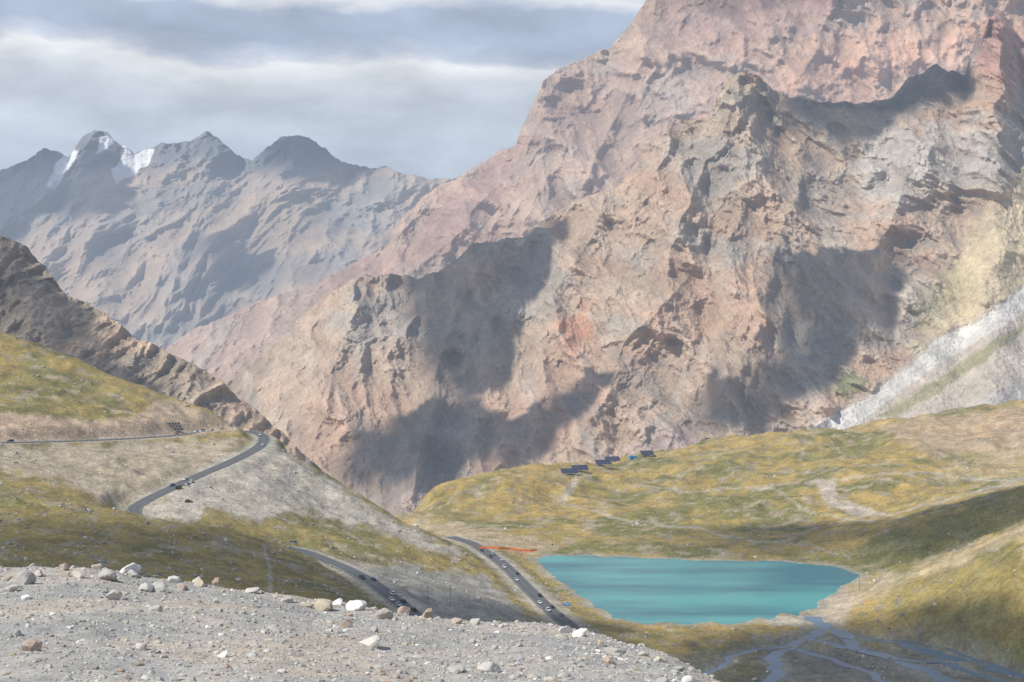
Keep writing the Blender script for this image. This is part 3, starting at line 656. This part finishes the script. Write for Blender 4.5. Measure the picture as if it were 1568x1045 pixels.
# people (small, standing near the parked cars)
def person(px,py,shirt,trous,ang):
    g=hit(px,py)
    J=[((0,0,.95),.14),((0,0,1.15),.12),((0,0,1.38),.15),((0,0,1.5),.055),((0,.01,1.62),.095),((0,.01,1.72),.08),
       ((.19,0,1.42),.055),((.26,.03,1.15),.042),((.25,.14,.92),.03),((-.19,0,1.42),.055),((-.27,0,1.14),.042),((-.24,.08,.9),.03),
       ((.10,0,.88),.085),((.12,.03,.48),.058),((.12,-.02,.08),.042),((.12,.14,.04),.04),((-.10,0,.88),.085),((-.13,.08,.48),.058),((-.14,.04,.08),.042),((-.14,.2,.04),.04)]
    E=[(0,1),(1,2),(2,3),(3,4),(4,5),(2,6),(6,7),(7,8),(2,9),(9,10),(10,11),(0,12),(12,13),(13,14),(14,15),(0,16),(16,17),(17,18),(18,19)]
    me=bpy.data.meshes.new("person"); me.from_pydata([j[0] for j in J],E,[]); ob=bpy.data.objects.new("person",me); scene.collection.objects.link(ob)
    md=ob.modifiers.new("s","SKIN"); sv=me.skin_vertices[0].data
    for i,j in enumerate(J): sv[i].radius=(j[1],j[1])
    sv[0].use_root=True; s2=ob.modifiers.new("u","SUBSURF"); s2.levels=2; s2.render_levels=2
    mt,nt,b=newmat("clothes"); N=nt.nodes; L=nt.links; tc=N.new("ShaderNodeTexCoord"); sp=N.new("ShaderNodeSeparateXYZ"); L.new(tc.outputs["Object"],sp.inputs[0])
    rp=N.new("ShaderNodeValToRGB"); rp.color_ramp.interpolation='CONSTANT'; e=rp.color_ramp.elements; e[0].color=(.03,.03,.03,1); e[1].position=.05; e[1].color=(*trous,1)
    for ps,cc_ in [(.47,shirt),(.755,(.42,.26,.19)),(.85,(.03,.02,.015))]:
        k=e.new(ps); k.color=(*cc_,1)
    dv=N.new("ShaderNodeMath"); dv.operation='DIVIDE'; dv.inputs[1].default_value=2.0; L.new(sp.outputs[2],dv.inputs[0]); L.new(dv.outputs[0],rp.inputs[0]); L.new(rp.outputs[0],b.inputs["Base Color"]); b.inputs["Roughness"].default_value=.85
    me.materials.append(mt); ob.location=g; ob.rotation_euler=(0,0,ang)
person(313,776,(.5,.08,.05),(.04,.05,.09),.4); person(318,777,(.6,.6,.58),(.05,.05,.06),2.2); person(790,851,(.1,.2,.5),(.05,.05,.06),1); person(797,852,(.6,.3,.1),(.04,.05,.09),-2)

# ------------------------------------------------------------------ clouds (cast the patchy shade)
m,nt,b=newmat("cloud"); N_=nt.nodes; L_=nt.links
at=N_.new("ShaderNodeAttribute"); at.attribute_name="Col"; b.inputs["Base Color"].default_value=(.9,.9,.92,1); b.inputs["Roughness"].default_value=1; b.inputs["Specular IOR Level"].default_value=0
L_.new(at.outputs["Fac"],b.inputs["Alpha"]); M_cloud=m
def blur(a,s):
    r=int(s*3)+1; k=np.exp(-.5*(np.arange(-r,r+1)/s)**2); k/=k.sum()
    a=np.apply_along_axis(lambda q:np.convolve(q,k,'same'),0,a); return np.apply_along_axis(lambda q:np.convolve(q,k,'same'),1,a)
def cloud(src,polys,alt,cell,sig,amax=.93,wp=14,ymax=1e9):
    P,px,py=VIS[src]; w=np.zeros(px.shape)
    for Q in polys: w=np.maximum(w,soft(px,py,Q,2,wp,9))
    m=(w>.5)&(P[:,1]<ymax); p=P[m]; t=(alt-p[:,2])/SUN[2]; q=p+SUN*t[:,None]
    lo=q[:,:2].min(0)-cell*12; hi=q[:,:2].max(0)+cell*12; nx,ny=np.ceil((hi-lo)/cell).astype(int)
    g=np.zeros((ny,nx)); ix=((q[:,0]-lo[0])/cell).astype(int); iy=((q[:,1]-lo[1])/cell).astype(int)
    np.add.at(g,(iy,ix),1.0); g=(g>0)*1.0; g=blur(g,sig)
    gx,gy=np.meshgrid(lo[0]+np.arange(nx)*cell,lo[1]+np.arange(ny)*cell)
    a=sstep(.22,.78,g+fbm(gx/(cell*10),gy/(cell*10),4,77)*.10)*amax; a[0]=a[-1]=0; a[:,0]=0; a[:,-1]=0
    hz=alt+a*cell*6*(1+.6*fbm(gx/(cell*6),gy/(cell*6),4,78))
    make_mesh("cloud",np.stack([gx,gy,hz],-1),grid_faces(ny,nx),np.repeat(a[...,None],3,-1),M_cloud)
S1=[(598,425),(640,425),(700,395),(740,368),(800,362),(835,335),(850,330),(835,400),(822,450),(790,470),(775,530),(750,590),(715,620),(690,610),(655,600),(628,545),(610,470)]
S2=[(515,715),(555,660),(610,640),(665,625),(735,655),(800,650),(860,600),(920,580),(880,650),(800,700),(700,735),(600,760),(520,760)]
S3=[(1185,395),(1230,400),(1300,400),(1350,385),(1375,380),(1345,500),(1300,550),(1240,595),(1170,640),(1070,672),(1055,665),(1075,595),(1110,615),(1180,560),(1210,520),(1180,450)]
S4=[(1165,100),(1215,150),(1365,150),(1440,90),(1480,112),(1478,160),(1400,170),(1330,215),(1275,235),(1240,205),(1180,175)]
cloud('mountain',[S1,S2,S3,S4],1700,14,1.6,.97)
cloud('distant_mountains',[[(-400,200),(60,180),(70,235),(64,310),(0,375),(-400,380)],[(108,262),(130,226),(146,250),(160,300),(120,345),(90,330)],[(385,250),(440,200),(500,220),(560,255),(540,268),(400,262)],[(310,366),(345,372),(380,395),(415,420),(380,418),(320,408),(288,400)]],3900,45,1.2,.92,8)
cloud('red_mountain',[[(1040,-60),(1200,-150),(1500,-150),(1568,-60),(1300,-20),(1130,20),(1050,10)]],3600,30,2,.5)
cloud('ground',[[(-200,800),(200,800),(330,815),(420,845),(520,895),(600,960),(640,1100),(-200,1100)],[(1010,812),(1160,808),(1300,815),(1300,850),(1150,852),(1030,848)],[(1330,860),(1330,810),(1450,780),(1600,755),(1600,790),(1480,830),(1400,865)],[(1000,985),(1300,960),(1500,990),(1800,1040),(1800,1300),(1000,1300)],[(560,925),(700,900),(830,965),(900,1200),(560,1200)]],1500,12,2,.78,10)

# ------------------------------------------------------------------ haze in the air
bm=bmesh.new(); bmesh.ops.create_cube(bm,size=1); me=bpy.data.meshes.new("haze"); bm.to_mesh(me); bm.free()
hz=bpy.data.objects.new("haze",me); scene.collection.objects.link(hz); hz.scale=(30000,14500,1750); hz.location=(0,14500/2-2000,1750/2-600)
m=bpy.data.materials.new("haze_air"); m.use_nodes=True; nt=m.node_tree; nt.nodes.clear()
o_=nt.nodes.new("ShaderNodeOutputMaterial"); va=nt.nodes.new("ShaderNodeVolumeAbsorption"); em=nt.nodes.new("ShaderNodeEmission"); ad=nt.nodes.new("ShaderNodeAddShader")
SIG=8.0e-5
va.inputs["Color"].default_value=(0,0,0,1); va.inputs["Density"].default_value=SIG
em.inputs["Color"].default_value=(.36,.44,.57,1); em.inputs["Strength"].default_value=SIG  # haze glows by itself, standing in for scattered daylight
nt.links.new(va.outputs[0],ad.inputs[0]); nt.links.new(em.outputs[0],ad.inputs[1]); nt.links.new(ad.outputs[0],o_.inputs["Volume"]); me.materials.append(m)

# ------------------------------------------------------------------ sky
w=bpy.data.worlds.new("World"); scene.world=w; w.use_nodes=True; nt=w.node_tree; N=nt.nodes; L=nt.links
bg=N["Background"]; bg.inputs["Strength"].default_value=.1
sk=N.new("ShaderNodeTexSky"); sk.sky_type='NISHITA'; sk.sun_disc=False; sk.sun_elevation=SEL; sk.sun_rotation=math.atan2(-.86,-.51); sk.altitude=3500
tc=N.new("ShaderNodeTexCoord"); sp=N.new("ShaderNodeSeparateXYZ"); L.new(tc.outputs["Generated"],sp.inputs[0])
mp=N.new("ShaderNodeMapping"); mp.inputs["Scale"].default_value=(4,4,10); L.new(tc.outputs["Generated"],mp.inputs[0])
nz=N.new("ShaderNodeTexNoise"); nz.inputs["Scale"].default_value=2.2; nz.inputs["Detail"].default_value=8; nz.inputs["Roughness"].default_value=.56; L.new(mp.outputs[0],nz.inputs["Vector"])
ma=N.new("ShaderNodeMath"); ma.operation='MULTIPLY_ADD'; ma.inputs[1].default_value=.05; L.new(nz.outputs[0],ma.inputs[0]); L.new(sp.outputs[2],ma.inputs[2])
mr=N.new("ShaderNodeMapRange"); mr.inputs[1].default_value=0.025; mr.inputs[2].default_value=.425; L.new(ma.outputs[0],mr.inputs[0])
rp=N.new("ShaderNodeValToRGB"); e=rp.color_ramp.elements
stops=[(0,(6.0,6.4,7.0)),(.10,(6.2,6.8,7.6)),(.15,(6.5,7.0,7.7)),(.178,(7.3,7.6,7.9)),(.190,(9.4,9.4,9.2)),(.196,(5.8,6.2,7.0)),(.205,(4.0,4.6,5.9)),(.222,(4.1,4.7,5.9)),(.231,(8.2,8.3,8.4)),(.30,(4.2,4.7,5.8)),(.40,(3.0,3.8,5.4))]
e[0].position=0; e[0].color=(*[c/10 for c in stops[0][1]],1); e[1].position=1; e[1].color=(*[c/10 for c in stops[-1][1]],1)
for z,c in stops[1:-1]:
    k=e.new(z/.4); k.color=(*[q/10 for q in c],1)
L.new(mr.outputs[0],rp.inputs[0])
nz2=N.new("ShaderNodeTexNoise"); nz2.inputs["Scale"].default_value=3.0; nz2.inputs["Detail"].default_value=8; L.new(mp.outputs[0],nz2.inputs["Vector"])
mr2=N.new("ShaderNodeMapRange"); mr2.inputs[1].default_value=.35; mr2.inputs[2].default_value=.7; mr2.inputs[3].default_value=9.5; mr2.inputs[4].default_value=14.5; L.new(nz2.outputs[0],mr2.inputs[0])
vm=N.new("ShaderNodeVectorMath"); vm.operation='SCALE'; L.new(rp.outputs[0],vm.inputs[0]); L.new(mr2.outputs[0],vm.inputs["Scale"])
mc=N.new("ShaderNodeMapRange"); mc.inputs[1].default_value=.25; mc.inputs[2].default_value=.6; mc.inputs[3].default_value=.94; mc.inputs[4].default_value=.25; L.new(sp.outputs[2],mc.inputs[0])
mx=N.new("ShaderNodeMix"); mx.data_type='RGBA'; L.new(mc.outputs[0],mx.inputs[0]); L.new(sk.outputs[0],mx.inputs[6]); L.new(vm.outputs[0],mx.inputs[7]); L.new(mx.outputs[2],bg.inputs[0])

sl=bpy.data.lights.new("sun","SUN"); sl.energy=5.0; sl.angle=math.radians(.5); sl.color=(1,.95,.86); so=bpy.data.objects.new("sun",sl); scene.collection.objects.link(so)
so.rotation_euler=Vector(SUN).to_track_quat('Z','Y').to_euler(); so.location=(-500,-400,900)
cam=bpy.data.cameras.new("camera"); cam.lens=50; cam.sensor_width=36; cam.clip_end=60000; cam.clip_start=.1
co=bpy.data.objects.new("camera",cam); scene.collection.objects.link(co); co.rotation_euler=(math.pi/2,0,0); scene.camera=co
scene.view_settings.view_transform='Standard'; scene.view_settings.look='None'; scene.view_settings.exposure=0
print("verts",sum(len(o.data.vertices) for o in scene.objects if o.type=='MESH'))
